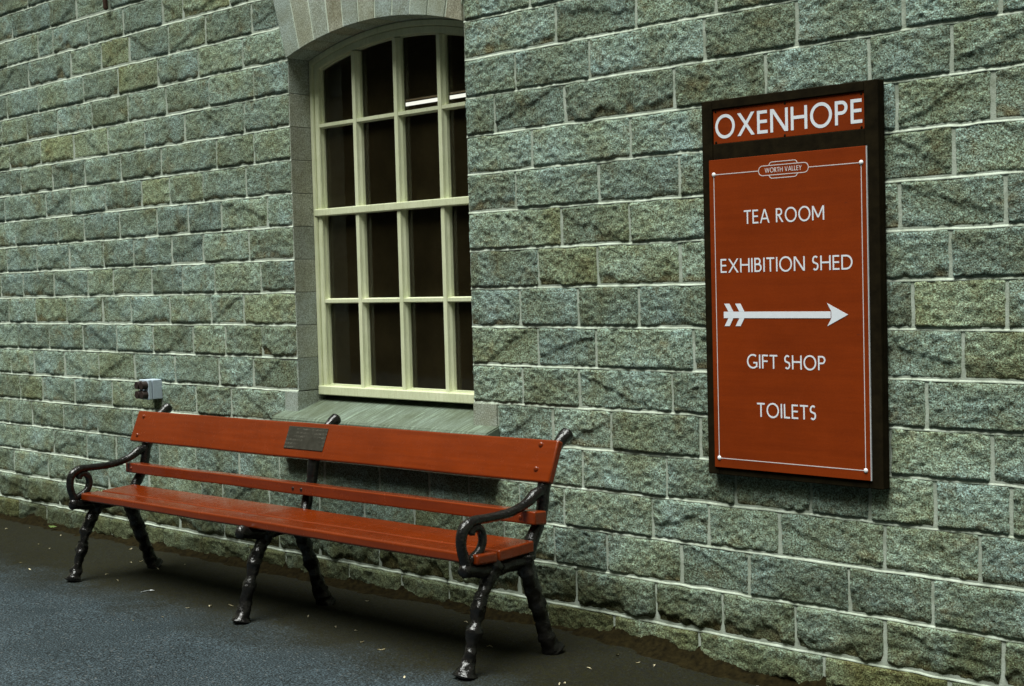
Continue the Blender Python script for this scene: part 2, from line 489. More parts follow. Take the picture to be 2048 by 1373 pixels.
J = {-8: [-8.334, -7.528, -6.668, -5.883, -5.094, -4.421, -3.839, -3.501, -3.1, -2.581, -2.132], -7: [-8.189, -7.812, -7.344, -6.911, -6.51, -6.092, -5.624, -5.31, -4.874, -4.414, -3.999, -3.686, -3.291, -2.993, -2.69, -2.354, -1.956], -6: [-8.372, -7.934, -7.62, -7.232, -6.797, -6.287, -6.1, -5.697, -5.301, -4.972, -4.631, -4.315, -4.079, -3.801, -3.527, -3.173, -2.877, -2.482, -2.185], -5: [-8.285, -7.853, -7.462, -7.138, -6.685, -6.333, -5.946, -5.606, -5.255, -4.859, -4.527, -4.279, -3.988, -3.742, -3.301, -3.047, -2.748, -2.349, -2.026], -4: [-8.411, -8.116, -7.725, -7.33, -6.945, -6.527, -6.108, -5.72, -5.35, -4.95, -4.55, -4.067, -3.871, -3.641, -3.233, -2.927, -2.622, -2.402, -2.171, -1.925], -3: [-8.256, -7.971, -7.579, -7.156, -6.642, -6.305, -5.994, -5.535, -4.1, -3.792, -3.492, -3.076, -2.683, -2.328, -1.982], -2: [-8.363, -8.064, -7.687, -7.29, -6.903, -6.497, -6.09, -5.792, -3.95, -3.649, -3.197, -2.821, -2.488, -2.195], -1: [-8.258, -7.859, -7.46, -7.086, -6.704, -6.313, -6.026, -5.712, -3.86, -3.557, -3.099, -2.716, -2.394, -2.074], 0: [-8.361, -8.017, -7.634, -7.224, -6.92, -6.528, -6.142, -5.856, -3.954, -3.644, -3.345, -2.939, -2.577, -2.239, -1.931], 1: [-8.454, -8.16, -7.777, -7.379, -7.095, -6.693, -6.4, -6.1, -5.703, -3.849, -3.54, -3.152, -2.79, -2.461, -2.11], 2: [-8.357, -7.971, -7.581, -7.188, -6.87, -6.489, -6.191, -5.794, -3.721, -3.38, -2.952, -2.552, -2.28, -1.932], 3: [-8.232, -7.705, -7.396, -7.006, -6.623, -6.321, -6.023, -5.633, -3.961, -3.527, -3.145, -2.723, -2.383, -2.097], 4: [-8.359, -7.83, -7.533, -7.145, -6.765, -6.488, -6.178, -5.801, -3.868, -3.366, -2.924, -2.565, -2.286, -1.968], 5: [-8.134, -7.743, -7.359, -6.967, -6.56, -6.044, -5.724, -4.071, -3.687, -3.16, -2.772, -2.38, -2.098], 6: [-8.269, -7.87, -7.481, -7.097, -6.711, -6.326, -5.797, -3.948, -3.558, -3.025, -2.645, -2.258, -1.94], 7: [-8.357, -8.028, -7.652, -7.257, -6.872, -6.49, -6.092, -5.709, -3.725, -3.33], 8: [-8.271, -7.877, -7.342, -6.964, -6.56, -6.179, -5.791, -3.859], 9: [-7.981, -7.474, -7.132, -6.836, -6.446, -6.1, -5.708], 10: [-8.243, -7.853, -7.668, -7.263, -6.888, -6.494, -6.299], 11: [-7.691, -7.388, -7.017]}

def courses():
    for k in range(KLO, KHI):
        js = sorted(J.get(k, []))
        if not js: js = [-8.0 + rnd.uniform(-.2, .2)]
        segs = []
        while js[0] > XL + .45: js.insert(0, js[0] - rnd.uniform(.28, .48))
        zc = (k + .5) * H
        hole = -0.32 < zc < VTOP
        out = list(js)
        # fill long gaps (outside the part the photograph shows)
        full = [XL]
        for j in out + [XR]:
            while j - full[-1] > .62:
                a = full[-1]
                if hole and a > WX0 - .75 and a < WX1 and j > WX0: break
                full.append(a + rnd.uniform(.3, .46))
            full.append(j)
        yield k, full

def zone(k):
    """left and right edges of the opening (or arch ring) as functions of z for course k"""
    z0, z1 = k * H, (k + 1) * H
    if z0 > -.32 and z1 <= 1.25: return 'open'
    if z1 > 1.245 and z0 < VTOP - .02: return 'arch'
    if k in (-3,): return 'sill'
    return None
def ledge(z):
    return WX0 if z < 1.245 else WX0 - .165 * (z - 1.245)
def redge(z):
    return WX1 if z < 1.245 else WX1 + .012 * (z - 1.245)

VB, QB, CB = [], [], []
nv = 0
def stone(x0, x1, z0, z1, k, le=None, re=None):
    """one rock-faced block; le / re: functions giving a slanted end"""
    global nv
    w = x1 - x0; h = z1 - z0
    xc = (x0 + x1) / 2; zc = (z0 + z1) / 2
    st = .0062 if xc > -4.3 else (.0085 if xc > -6.2 else .0105)
    if xc < -8.9 or xc > -1.6 or zc > 2.1: st = .03
    nx = max(4, int(w / st)); nz = max(4, int(h / st))
    U, Vv = np.meshgrid(np.linspace(0, 1, nx + 1), np.linspace(0, 1, nz + 1))
    Zp = z0 + Vv * h
    L = np.full_like(Zp, x0); R = np.full_like(Zp, x1)
    if le: L = np.vectorize(le)(Zp)
    if re: R = np.vectorize(re)(Zp)
    Xp = L + U * (R - L)
    sd = rnd.randrange(10000)
    e = np.minimum(np.minimum((Xp - L), (R - Xp)), np.minimum((Zp - z0) * 1.0, (z1 - Zp) + .0026))
    e = e + .0022 * vnoise(Xp * 45, Zp * 45, sd)
    q = rnd.random()
    plinth = k <= -7
    chipamt = rnd.choice([0, .05, .10, .25, .5, .8]) if not plinth else rnd.uniform(.6, 1.0)
    low = .45 if plinth else .34
    d = .0060 + .003 * q
    d = d + .0045 * fbm(Xp * 8, Zp * 11, sd, 3)
    wx = Xp + .02 * vnoise(Xp * 14, Zp * 14, sd + 31); wz = Zp + .02 * vnoise(Xp * 14 + 9, Zp * 14, sd + 32)
    d = d + .0074 * (.30 - np.abs(fbm(wx * 26, wz * 36, sd + 5, 4, .68))) 
    d = d + .0046 * fbm(Xp * 62, Zp * 78, sd + 9, 2, .7)
    if plinth: d = d + .010 * fbm(Xp * 6, Zp * 7, sd + 2, 3) + .006
    # broken lower part of the face: an irregular scarp, undercut below
    vb = low * chipamt * (.5 + 1.3 * fbm(Xp * 10 + sd, Zp * 2, sd + 3, 4, .6)) + .06 * chipamt
    edge = .13 + .09 * vnoise(Xp * 30, Zp * 30, sd + 7)
    t = sstep(vb - edge, vb + .02, Vv)
    dl = .0008 + .004 * Vv + .0028 * fbm(Xp * 40, Zp * 40, sd + 4, 3)
    if rnd.random() < .35:             # a second, diagonal break
        cx = rnd.uniform(.2, .8); sl = rnd.choice([-1, 1]) * rnd.uniform(.4, 1.3)
        ln = Vv - (rnd.uniform(.3, .6) + sl * (U - cx) * w / h * .5) + .12 * fbm(Xp * 16, Zp * 16, sd + 8, 3)
        d = d - .006 * sstep(.05, -.03, ln) * sstep(.0, .5, 1 - np.abs(U - cx))
    d = dl + (d - dl) * t
    prof = sstep(-.0005, .0050 if not plinth else .009, e)
    d = np.maximum(d, .0015)
    d = -.005 + (d + .005) * prof
    Yp = -d
    Xo = Xp + .0018 * vnoise(Xp * 20, Zp * 20, 77); Zo = Zp + .0022 * vnoise(Xp * 16 + 50, Zp * 16, 78)
    VB.append(np.stack([Xo, Yp, Zo], -1).reshape(-1, 3))
    i = (np.arange(nx)[None, :] + (nx + 1) * np.arange(nz)[:, None]) + nv
    QB.append(np.stack([i, i + 1, i + nx + 2, i + nx + 1], -1).reshape(-1, 4))
    c = np.zeros((*Xp.shape, 4))
    c[..., 0] = rnd.random(); c[..., 1] = max(0, rnd.gauss(.06, .24)) if xc > -9 else .3
    c[..., 1] = np.clip(c[..., 1] + .35 * fbm(Xp * 3, Zp * 3, sd + 21, 2), 0, 1)
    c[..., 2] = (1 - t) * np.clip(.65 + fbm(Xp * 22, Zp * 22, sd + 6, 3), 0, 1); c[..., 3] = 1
    CB.append(c.reshape(-1, 4))
    nv += Xp.size

vert_joints = []
for k, full in courses():
    z0 = k * H + .0048; z1 = (k + 1) * H - .0045
    zc = (z0 + z1) / 2
    zn = zone(k)
    for a, b in zip(full, full[1:]):
        g = rnd.uniform(.0026, .0050)
        pieces = [(a, b, None, None)]
        if zn in ('open', 'arch', 'sill'):
            if zn == 'sill':
                lo, hi, lf, rf = -5.535, -4.096, None, None
            else:
                lo, hi = ledge(zc), redge(zc); lf, rf = ledge, redge
            if a >= lo - .03 and b <= hi + .03: continue
            if a < lo - .03 and b > hi + .03: pieces = [(a, lo, None, lf), (hi, b, rf, None)]
            elif a < lo and b > lo - .0: pieces = [(a, lo, None, lf)] if b > lo - .06 else pieces
            elif b > hi and a < hi + .06: pieces = [(hi, b, rf, None)]
        for (p, q, le, re) in pieces:
            if q - p < .04: continue
            stone(p + (0 if le else g), q - (0 if re else g), z0, z1, k,
                  (lambda z, f=le: f(z) + .001) if le else None, (lambda z, f=re: f(z) - .001) if re else None)

bld = empty('station_building', (0, 0, 0))
props(bld, 'grey rock-faced stone building with an arched cream sash window', 'building')
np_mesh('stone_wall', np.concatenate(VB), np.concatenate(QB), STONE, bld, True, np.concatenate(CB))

# mortar: backing sheet with the opening left out, plus weathered bed joints that catch the light
mv, mq = [], []
n0 = 0
def madd(Vx, Qx):
    global n0
    mv.append(Vx); mq.append(Qx + n0); n0 += len(Vx)
def sheet(x0, x1, z0, z1, step=.03):
    a = np.linspace(x0, x1, max(2, int((x1 - x0) / step) + 1)); b = np.linspace(z0, z1, max(2, int((z1 - z0) / step) + 1))
    Vg, Qg = grid_mesh(a, b, lambda X, Y: -.0008 + .0010 * fbm(X * 30, Y * 30, 3, 2))
    madd(np.stack([Vg[:, 0], Vg[:, 2], Vg[:, 1]], -1), Qg)
ZB, ZT = KLO * H, KHI * H
sheet(XL, WX0 - .0, ZB, ZT); sheet(WX1, XR, ZB, ZT); sheet(WX0, WX1, ZB, -.58)
# above the arch
ax = np.linspace(WX0, WX1, 25)
Vg = np.array([(x, .001, arcz(x) + .012) for x in ax] + [(x, .001, ZT) for x in ax])
i = np.arange(24); madd(Vg, np.stack([i, i + 1, i + 26, i + 25], -1))
np_mesh('joint_pointing', np.concatenate(mv), np.concatenate(mq), POINTING, bld, True)
mv, mq = [], []
n0 = 0
def bed(z, x0, x1):
    a = np.linspace(x0, x1, int((x1 - x0) / .012) + 2)
    wob = .0022 * vnoise(a * 16 + 50, np.full_like(a, z * 16), 78)
    th = .0058 + .0014 * fbm(a * 9, np.full_like(a, z * 7), 41, 3)
    pr = .0036 + .0012 * fbm(a * 7, np.full_like(a, z * 5 + 3), 43, 3)
    rows = [(-1.0, .25), (-.9, 1.0), (-.3, .95), (.35, .45), (1.0, -.2)]
    Vr = np.concatenate([np.stack([a, -pr * r, z + wob + th * s], -1) for s, r in rows])
    n = len(a); i = np.arange(n - 1)
    madd(Vr, np.concatenate([np.stack([i + n * j, i + 1 + n * j, i + 1 + n * (j + 1), i + n * (j + 1)], -1) for j in range(len(rows) - 1)]))
for k in range(KLO + 1, KHI):
    z = k * H
    if -.32 < z < VTOP + .02:
        bed(z, XL, ledge(z)); bed(z, redge(z), XR)
    elif z < -.3 and z > -.6:
        bed(z, XL, -5.55); bed(z, -4.09, XR)
    else: bed(z, XL, XR)
# pointed vertical joints
np_mesh('mortar_joints', np.concatenate(mv), np.concatenate(mq), MORTAR, bld, True)

# dressed reveals at both sides of the opening, course by course
def tinted(name, builders, mat, parent):
    """several bmesh builders joined in one mesh, each with its own tint"""
    vs, fs, cs = [], [], []
    for fn, c in builders:
        bm = bmesh.new(); fn(bm); bm.normal_update()
        off = len(vs)
        bm.verts.index_update()
        for v in bm.verts: vs.append(tuple(v.co)); cs.append((*c, 1))
        for f in bm.faces: fs.append([off + v.index for v in f.verts])
        bm.free()
    me = bpy.data.meshes.new(name)
    me.from_pydata(vs, [], fs); me.update()
    at = me.color_attributes.new('tint', 'FLOAT_COLOR', 'POINT')
    at.data.foreach_set('color', np.array(cs, np.float32).ravel())
    return link(name, me, mat, parent)
def rt(lo=.8, hi=1.08):
    v = rnd.uniform(lo, hi); w = rnd.uniform(-.05, .05)
    return (v * (1 + w), v, v * (1 - w))
bl, br = [], []
for k in range(-2, 8):
    z0, z1 = k * H + .0010, (k + 1) * H - .0010
    if k == 7: z1 = 1.262
    bl.append((lambda bm, z0=z0, z1=z1: box(bm, WX0 - .09, WX0, -.001, .17, z0, z1, .0018), rt()))
    br.append((lambda bm, z0=z0, z1=z1: box(bm, WX1, WX1 + .09, -.001, .17, z0, z1, .0018), rt()))
tinted('window_reveal', bl, DRESSED, bld); tinted('window_reveal', br, DRESSED, bld)

# voussoirs
xsb = [WX0, -5.328, -5.217, -5.107, -5.002, -4.895, -4.785, -4.672, -4.557, -4.446, -4.339, WX1]
bl = []
pinks = [(.95, 1.02, 1.04), (1.02, 1.0, .92), (.98, 1.0, .98), (.96, .88, .78), (.98, 1.02, 1.02), (1.04, 1.02, .94), (.92, 1.0, 1.04), (.94, 1.0, 1.04), (.97, 1.02, 1.0), (1.0, 1.02, .98), (.92, .82, .72)]
for n, (a, b) in enumerate(zip(xsb, xsb[1:])):
    def fn(bm, a=a, b=b, n=n):
        g = .0030
        ang = lambda x: math.atan2(x - ARC_C[0], arcz(x) - ARC_C[1])
        ta, tb = ang(a + g), ang(b - g)
        if n == 10:
            pts = []
        r1 = ARC_R + (VTOP - arcz(ARC_C[0]))
        def pt(t, r):
            x = ARC_C[0] + r * math.sin(t)
            z = ARC_C[1] + r * math.cos(t)
            return (x, z)
        lo = [pt(ta + (tb - ta) * i / 4, ARC_R) for i in range(5)]
        top = [pt(tb, r1), pt(ta, r1)]
        if n == 10: lo[-1] = (WX1 - .002, lo[-1][1]); top[0] = (WX1 - .002, top[0][1])
        vs = prism(bm, lo + top, -.013 - rnd.uniform(0, .003), .17)
        bmesh.ops.bevel(bm, geom=list({e for v in vs for e in v.link_edges}), offset=.0025, segments=1, affect='EDGES')
    v = rnd.uniform(.98, 1.12)
    bl.append((fn, tuple(c * v for c in pinks[n])))
tinted('window_arch', bl, DRESSED, bld)
bm = bmesh.new()      # mortar between the voussoirs
r1 = ARC_R + VTOP - arcz(ARC_C[0]) - .004
pl = [(ARC_C[0] + (ARC_R + .004) * math.sin(t), ARC_C[1] + (ARC_R + .004) * math.cos(t)) for t in np.linspace(-.288, .288, 25)]
pl2 = [(ARC_C[0] + r1 * math.sin(t), ARC_C[1] + r1 * math.cos(t)) for t in np.linspace(.288, -.288, 25)]
prism(bm, pl + pl2, -.0115, .165)
bm_obj('arch_joints', bm, MORTAR, bld)

# sill: weathered slope with a stool block at each end
bm = bmesh.new()
prof = [(.20, -.338), (.20, -.605), (.02, -.605), (-.083, -.605), (-.086, -.440), (-.078, -.427), (.16, -.350)]
vs = prism(bm, prof, -5.545, -4.088, 'x')
bmesh.ops.bevel(bm, geom=list({e for v in vs for e in v.link_edges}), offset=.005, segments=2, affect='EDGES')
sill = bm_obj('window_sill', bm, SILL, bld)
bl = [(lambda bm: box(bm, -5.535, WX0 - .0005, -.010, .16, -.425, -.312, .004), (1.0, 1.05, 1.08)),
      (lambda bm: box(bm, WX1 + .0005, -4.098, -.010, .16, -.425, -.312, .004), (.95, .95, .9))]
for q in bl: tinted('sill_stool', [q], DRESSED, bld)

# the room behind
bm = bmesh.new()
x0, x1, y0, y1, z0, z1 = -9.5, -2.5, .175, 4.2, -1.25, 2.25
v = [bm.verts.new(c) for c in ((x0, y0, z0), (x1, y0, z0), (x1, y1, z0), (x0, y1, z0), (x0, y0, z1), (x1, y0, z1), (x1, y1, z1), (x0, y1, z1))]
for f in ((0, 1, 2, 3), (7, 6, 5, 4), (1, 5, 6, 2), (0, 3, 7, 4), (3, 2, 6, 7)):
    bm.faces.new([v[i] for i in f])
for a, b, c, d in ((x0, WX0 - .05, z0, z1), (WX1 + .05, x1, z0, z1), (WX0 - .05, WX1 + .05, z0, -.36), (WX0 - .05, WX1 + .05, 1.40, z1)):
    bm.faces.new([bm.verts.new(p) for p in ((a, y0, c), (b, y0, c), (b, y0, d), (a, y0, d))])
bm_obj('room', bm, DARKROOM, bld)
bm = bmesh.new()      # plain roof slope well above the picture
box(bm, XL - .2, XR + .2, -.15, 5.0, ZT + .01, ZT + .10, .01)
bm_obj('roof_edge', bm, BOARD, bld)

# ------------------------------------------------------------------ the window
win = empty('window', (0, 0, 0)); win.parent = bld
FY = .12
def ring(bm, xl, xr, zb, r, wid, y0, y1, wb=None, n=28):
    """frame with a segmental head: outer radius r about the arch centre, member width wid"""
    wb = wb or wid
    def outline(xa, xb, za, rr):
        zz = lambda x: ARC_C[1] + math.sqrt(rr * rr - (x - ARC_C[0]) ** 2)
        return [(xb, za), (xa, za)] + [(x, zz(x)) for x in np.linspace(xa, xb, n)]
    O = outline(xl, xr, zb, r); I = outline(xl + wid, xr - wid, zb + wb, r - wid)
    N = len(O)
    oF = [bm.verts.new((p, y0, q)) for p, q in O]; iF = [bm.verts.new((p, y0, q)) for p, q in I]
    oB = [bm.verts.new((p, y1, q)) for p, q in O]; iB = [bm.verts.new((p, y1, q)) for p, q in I]
    for i in range(N):
        j = (i + 1) % N
        bm.faces.new((oF[i], oF[j], iF[j], iF[i])); bm.faces.new((oB[j], oB[i], iB[i], iB[j]))
        bm.faces.new((oF[j], oF[i], oB[i], oB[j])); bm.faces.new((iF[i], iF[j], iB[j], iB[i]))
    bmesh.ops.recalc_face_normals(bm, faces=bm.faces[:])
bm = bmesh.new()
ring(bm, WX0 + .001, WX1 - .001, -.334, ARC_R - .002, .026, FY - .004, FY + .07, .02)
bmesh.ops.bevel(bm, geom=[e for e in bm.edges if len(e.link_faces) == 2 and e.calc_face_angle(0) > 1.2], offset=.003, segments=2, affect='EDGES')
bm_obj('window_frame', bm, WINPAINT, win)
bm = bmesh.new()
ring(bm, WX0 + .0275, WX1 - .0275, -.3135, ARC_R - .0295, .030, FY + .004, FY + .050, .026)
ring(bm, WX0 + .058, WX1 - .058, -.287, ARC_R - .0600, .004, FY + .022, FY + .046, .004)
bmesh.ops.bevel(bm, geom=[e for e in bm.edges if len(e.link_faces) == 2 and e.calc_face_angle(0) > 1.2], offset=.003, segments=2, affect='EDGES')
bm_obj('sash', bm, WINPAINT, win)
# bottom rail and meeting rail stand slightly proud
bm = bmesh.new()
box(bm, WX0 + .006, WX1 - .006, FY - .012, FY + .02, -.334, -.2915, .004)
bm_obj('bottom_rail', bm, WINPAINT, win)
bm = bmesh.new()
box(bm, WX0 + .012, WX1 - .012, FY - .008, FY + .045, .511, .545, .004)
bm_obj('meeting_rail', bm, WINPAINT, win)
def bar_profile_v(bm, x, za, zb):
    # moulded vertical glazing bar: narrow nose in front, wider at the glass
    pr = [(x + .000, FY), (x + .022, FY), (x + .025, FY + .012), (x + .031, FY + .022), (x + .032, FY + .042), (x - .010, FY + .042), (x - .009, FY + .022), (x - .003, FY + .012)]
    A = [bm.verts.new((p, q, za)) for p, q in pr]; B = [bm.verts.new((p, q, zb)) for p, q in pr]
    bm.faces.new(A); bm.faces.new(B[::-1])
    for i in range(8):
        j = (i + 1) % 8
        bm.faces.new((A[i], A[j], B[j], B[i]))
    bmesh.ops.recalc_face_normals(bm, faces=bm.faces[:])
def bar_profile_h(bm, z, xa, xb):
    pr = [(z - .0075, FY + .003), (z + .0075, FY + .003), (z + .009, FY + .014), (z + .012, FY + .024), (z + .012, FY + .040), (z - .012, FY + .040), (z - .012, FY + .024), (z - .009, FY + .014)]
    A = [bm.verts.new((xa, q, p)) for p, q in pr]; B = [bm.verts.new((xb, q, p)) for p, q in pr]
    bm.faces.new(A); bm.faces.new(B[::-1])
    for i in range(8):
        j = (i + 1) % 8
        bm.faces.new((A[i], A[j], B[j], B[i]))
    bmesh.ops.recalc_face_normals(bm, faces=bm.faces[:])
for x in (-5.118, -4.828, -4.540):
    bm = bmesh.new()
    bar_profile_v(bm, x, -.2905, .5105); bar_profile_v(bm, x, .5455, arcz(x) - .066)
    bm_obj('glazing_bar', bm, WINPAINT, win)
for z in (.935, .110):
    bm = bmesh.new()
    bar_profile_h(bm, z, WX0 + .06, WX1 - .06)
    bm_obj('glazing_bar', bm, WINPAINT, win)
bm = bmesh.new()
gp = [(WX1 - .05, -.30), (WX0 + .05, -.30)] + [(x, arcz(x, ARC_R - .05)) for x in np.linspace(WX0 + .05, WX1 - .05, 20)]
bm.faces.new([bm.verts.new((p, FY + .036, q)) for p, q in gp]).normal_update()
if list(bm.faces)[0].normal.y > 0: bmesh.ops.reverse_faces(bm, faces=bm.faces[:])
bm_obj('glass_pane', bm, GLASS, win)

# the lit tube inside the room
lamp = empty('ceiling_light', (-5.5, 1.5, 1.228))
props(lamp, 'long white fluorescent tube lit inside the dark room behind the window', 'lamp')
bm = bmesh.new()
sweep(bm, [(-.86, 0, 0, .0105), (-.3, 0, 0, .0105), (.3, 0, 0, .0105), (.75, 0, 0, .0105)], 10, 2)
bm_obj('fluorescent_tube', bm, TUBE, lamp, True)
bm = bmesh.new()
box(bm, -.92, .85, -.03, .03, .022, .06, .004); box(bm, -.90, -.865, -.018, .018, -.02, .022); box(bm, .76, .79, -.018, .018, -.02, .022)
box(bm, -.5, -.48, -.008, .008, .06, 1.02); box(bm, .4, .42, -.008, .008, .06, 1.02)
bm_obj('light_fitting', bm, DARKROOM, lamp)

# ------------------------------------------------------------------ the sign
sign = empty('wall_sign', (-2.665, 0, -.505))
props(sign, 'tall red station sign with white lettering and an arrow in a black frame', 'sign')
def S(x): return x + 2.665
def SZ(z): return z + .505
bm = bmesh.new()
box(bm, S(-3.006), S(-2.322), -.036, -.012, 0, SZ(.784), .003)
bm_obj('backing_board', bm, BOARD, sign)
bm = bmesh.new()
fy0, fy1 = -.052, -.0365
box(bm, S(-3.006), S(-2.962), fy0, fy1, 0, SZ(.784), .003)
box(bm, S(-2.372), S(-2.322), fy0, fy1, 0, SZ(.784), .003)
box(bm, S(-2.9615), S(-2.3725), fy0, fy1, SZ(.752), SZ(.784), .003)
box(bm, S(-2.9615), S(-2.3725), fy0 + .003, fy1, SZ(.578), SZ(.634), .002)
box(bm, S(-2.9615), S(-2.3725), fy0 + .002, fy1, 0, SZ(-.470), .002)
bm_obj('frame', bm, BOARD, sign)
name_p = bmesh.new()
box(name_p, S(-2.960), S(-2.374), -.046, -.037, SZ(.6345), SZ(.7515), .001)
name_p = bm_obj('name_panel', name_p, SIGNRED, sign)
dir_p = bmesh.new()
box(dir_p, S(-2.974), S(-2.3635), -.0575, -.0525, SZ(-.479), SZ(.580), .001)
dir_p = bm_obj('direction_panel', dir_p, SIGNRED, sign)
bm = bmesh.new()
box(bm, S(-2.3633), S(-2.3608), -.0578, -.0523, SZ(-.479), SZ(.580))
bm_obj('panel_edge', bm, ALU, sign)

def ribbon(bm, pts, t, y, closed=False, th=.0005):
    """flat stroke of width t along 2-D points in the sign's plane (x,z), mitred"""
    P = [Vector((a, b)) for a, b in pts]
    n = len(P)
    Ls, Rs = [], []
    for i in range(n):
        if closed: a, b = P[i - 1], P[(i + 1) % n]
        else: a, b = P[max(i - 1, 0)], P[min(i + 1, n - 1)]
        d0 = (P[i] - a).normalized() if (P[i] - a).length > 1e-9 else (b - P[i]).normalized()
        d1 = (b - P[i]).normalized() if (b - P[i]).length > 1e-9 else d0
        n0 = Vector((-d0.y, d0.x)); n1 = Vector((-d1.y, d1.x))
        m = (n0 + n1)
        m = m.normalized() if m.length > 1e-6 else n0
        s = t / 2 / max(.4, m.dot(n0))
        Ls.append(P[i] + m * s); Rs.append(P[i] - m * s)
    F = lambda v, yy: bm.verts.new((v.x, yy, v.y))
    lf = [F(v, y - th) for v in Ls]; rf = [F(v, y - th) for v in Rs]
    lb = [F(v, y) for v in Ls]; rb = [F(v, y) for v in Rs]
    m = n if closed else n - 1
    fs = []
    for i in range(m):
        j = (i + 1) % n
        fs += [bm.faces.new((lf[i], lf[j], rf[j], rf[i])), bm.faces.new((lf[j], lf[i], lb[i], lb[j])), bm.faces.new((rf[i], rf[j], rb[j], rb[i]))]
    if not closed:
        fs += [bm.faces.new((lf[0], rf[0], rb[0], lb[0])), bm.faces.new((rf[-1], lf[-1], lb[-1], rb[-1]))]
    for f in fs[:]: pass
    bmesh.ops.recalc_face_normals(bm, faces=fs)
def poly(bm, pts, y, th=.0005):
    prism(bm, pts, y - th, y, 'y')
def arc(cx, cz, rx, rz, a0, a1, n=16):
    return [(cx + rx * math.cos(math.radians(a0 + (a1 - a0) * i / n)), cz + rz * math.sin(math.radians(a0 + (a1 - a0) * i / n))) for i in range(n + 1)]

def glyph(c, t):
    """strokes on a unit cap height; returns (width, [(points, closed) ribbons], [polygons])"""
    h = t / 2
    R, Pg = [], []
    def dia(x0, z0, x1, z1, k=1.0):     # diagonal stem with level ends
        q = t * k * math.hypot(x1 - x0, z1 - z0) / abs(z1 - z0) / 2
        Pg.append([(x0 - q, z0), (x0 + q, z0), (x1 + q, z1), (x1 - q, z1)])
    V = lambda x: R.append(([(x, 0), (x, 1)], False))
    Hz = lambda z, a, b: R.append(([(a, z), (b, z)], False))
    if c == 'O':
        w = 1.06; R.append((arc(w / 2, .5, w / 2 - h, .54 - h, 0, 360, 40)[:-1], True))
    elif c == 'X':
        w = .90; dia(h * 1.2, 0, w - h * 1.2, 1); dia(w - h * 1.2, 0, h * 1.2, 1)
    elif c == 'E':
        w = .54; V(h); Hz(1 - h, t, w - .02); Hz(.52, t, w - .03); Hz(h, t, w)
    elif c == 'N':
        w = .90; V(h); V(w - h); dia(w - h * 1.3, 0, h * 1.3, 1)
    elif c == 'H':
        w = .82; V(h); V(w - h); Hz(.53, t, w - t)
    elif c == 'P':
        w = .60; V(h); r = (1 - .42) / 2 - h + .0
        R.append(([(t, 1 - h), (w - h - r, 1 - h)] + arc(w - h - r, 1 - h - r, r, r, 90, -90, 14)[1:] + [(t, 1 - h - 2 * r)], False))
    elif c == 'R':
        w = .66; V(h); r = (1 - .46) / 2 - h
        R.append(([(t, 1 - h), (.56 - h - r, 1 - h)] + arc(.56 - h - r, 1 - h - r, r, r, 90, -90, 14)[1:] + [(t, 1 - h - 2 * r)], False))
        dia(w - h * 1.2, 0, .26, .47)
    elif c == 'T':
        w = .66; R.append(([(w / 2, 0), (w / 2, 1 - t)], False)); Hz(1 - h, 0, w)
    elif c == 'A':
        w = .88; dia(h, 0, w / 2 - h * .25, 1); dia(w - h, 0, w / 2 + h * .25, 1); Hz(.32, .22, w - .22)
    elif c == 'M':
        w = 1.04; V(h); V(w - h); dia(w / 2, .18, h * 1.2, 1); dia(w / 2, .18, w - h * 1.2, 1)
    elif c == 'I':
        w = t; V(h)
    elif c == 'B':
        w = .62; V(h); r = .23 - h / 2
        R.append(([(t, 1 - h), (.54 - h - r, 1 - h)] + arc(.54 - h - r, 1 - h - r, r, r, 90, -90, 12)[1:] + [(t, 1 - h - 2 * r)], False))
        r2 = (1 - h - 2 * r - h) / 2
        R.append(([(t, h + 2 * r2), (w - h - r2, h + 2 * r2)] + arc(w - h - r2, h + r2, r2, r2, 90, -90, 12)[1:] + [(t, h)], False))
    elif c == 'S':
        w = .50; r = .27 - h / 2
        top = arc(w / 2, 1 - h - r + .01, w / 2 - h, r, 42, 250, 14)
        bot = arc(w / 2, h + r - .01, w / 2 - h, r, 70, -138, 14)
        R.append((top[:-2] + bot[2:], False))
    elif c == 'D':
        w = .86; V(h); r = .5 - h
        R.append(([(t, 1 - h), (w - h - r, 1 - h)] + arc(w - h - r, .5, r, r, 90, -90, 20)[1:] + [(t, h)], False))
    elif c == 'G':
        w = .92; R.append((arc(w / 2 + .06, .5, w / 2 + .06 - h, .53 - h, 52, 318, 28), False))
        R.append(([(w - h, .08), (w - h, .46)], False)); Hz(.46 - h, w * .62, w - t)
    elif c == 'F':
        w = .52; V(h); Hz(1 - h, t, w); Hz(.53, t, w - .04)
    elif c == 'L':
        w = .50; V(h); Hz(h, t, w)
    elif c == 'V':
        w = .84; dia(w / 2 - h * .2, 0, h, 1); dia(w / 2 + h * .2, 0, w - h, 1)
    elif c == 'Y':
        w = .78; R.append(([(w / 2, 0), (w / 2, .46)], False)); dia(w / 2 - h * .1, .43, h, 1); dia(w / 2 + h * .1, .43, w - h, 1)
    elif c == 'W':
        w = 1.36; dia(w * .27, 0, h, 1); dia(w * .27, 0, w / 2, 1); dia(w * .73, 0, w / 2, 1); dia(w * .73, 0, w - h, 1)
    else:
        w = .34
    return w, R, Pg

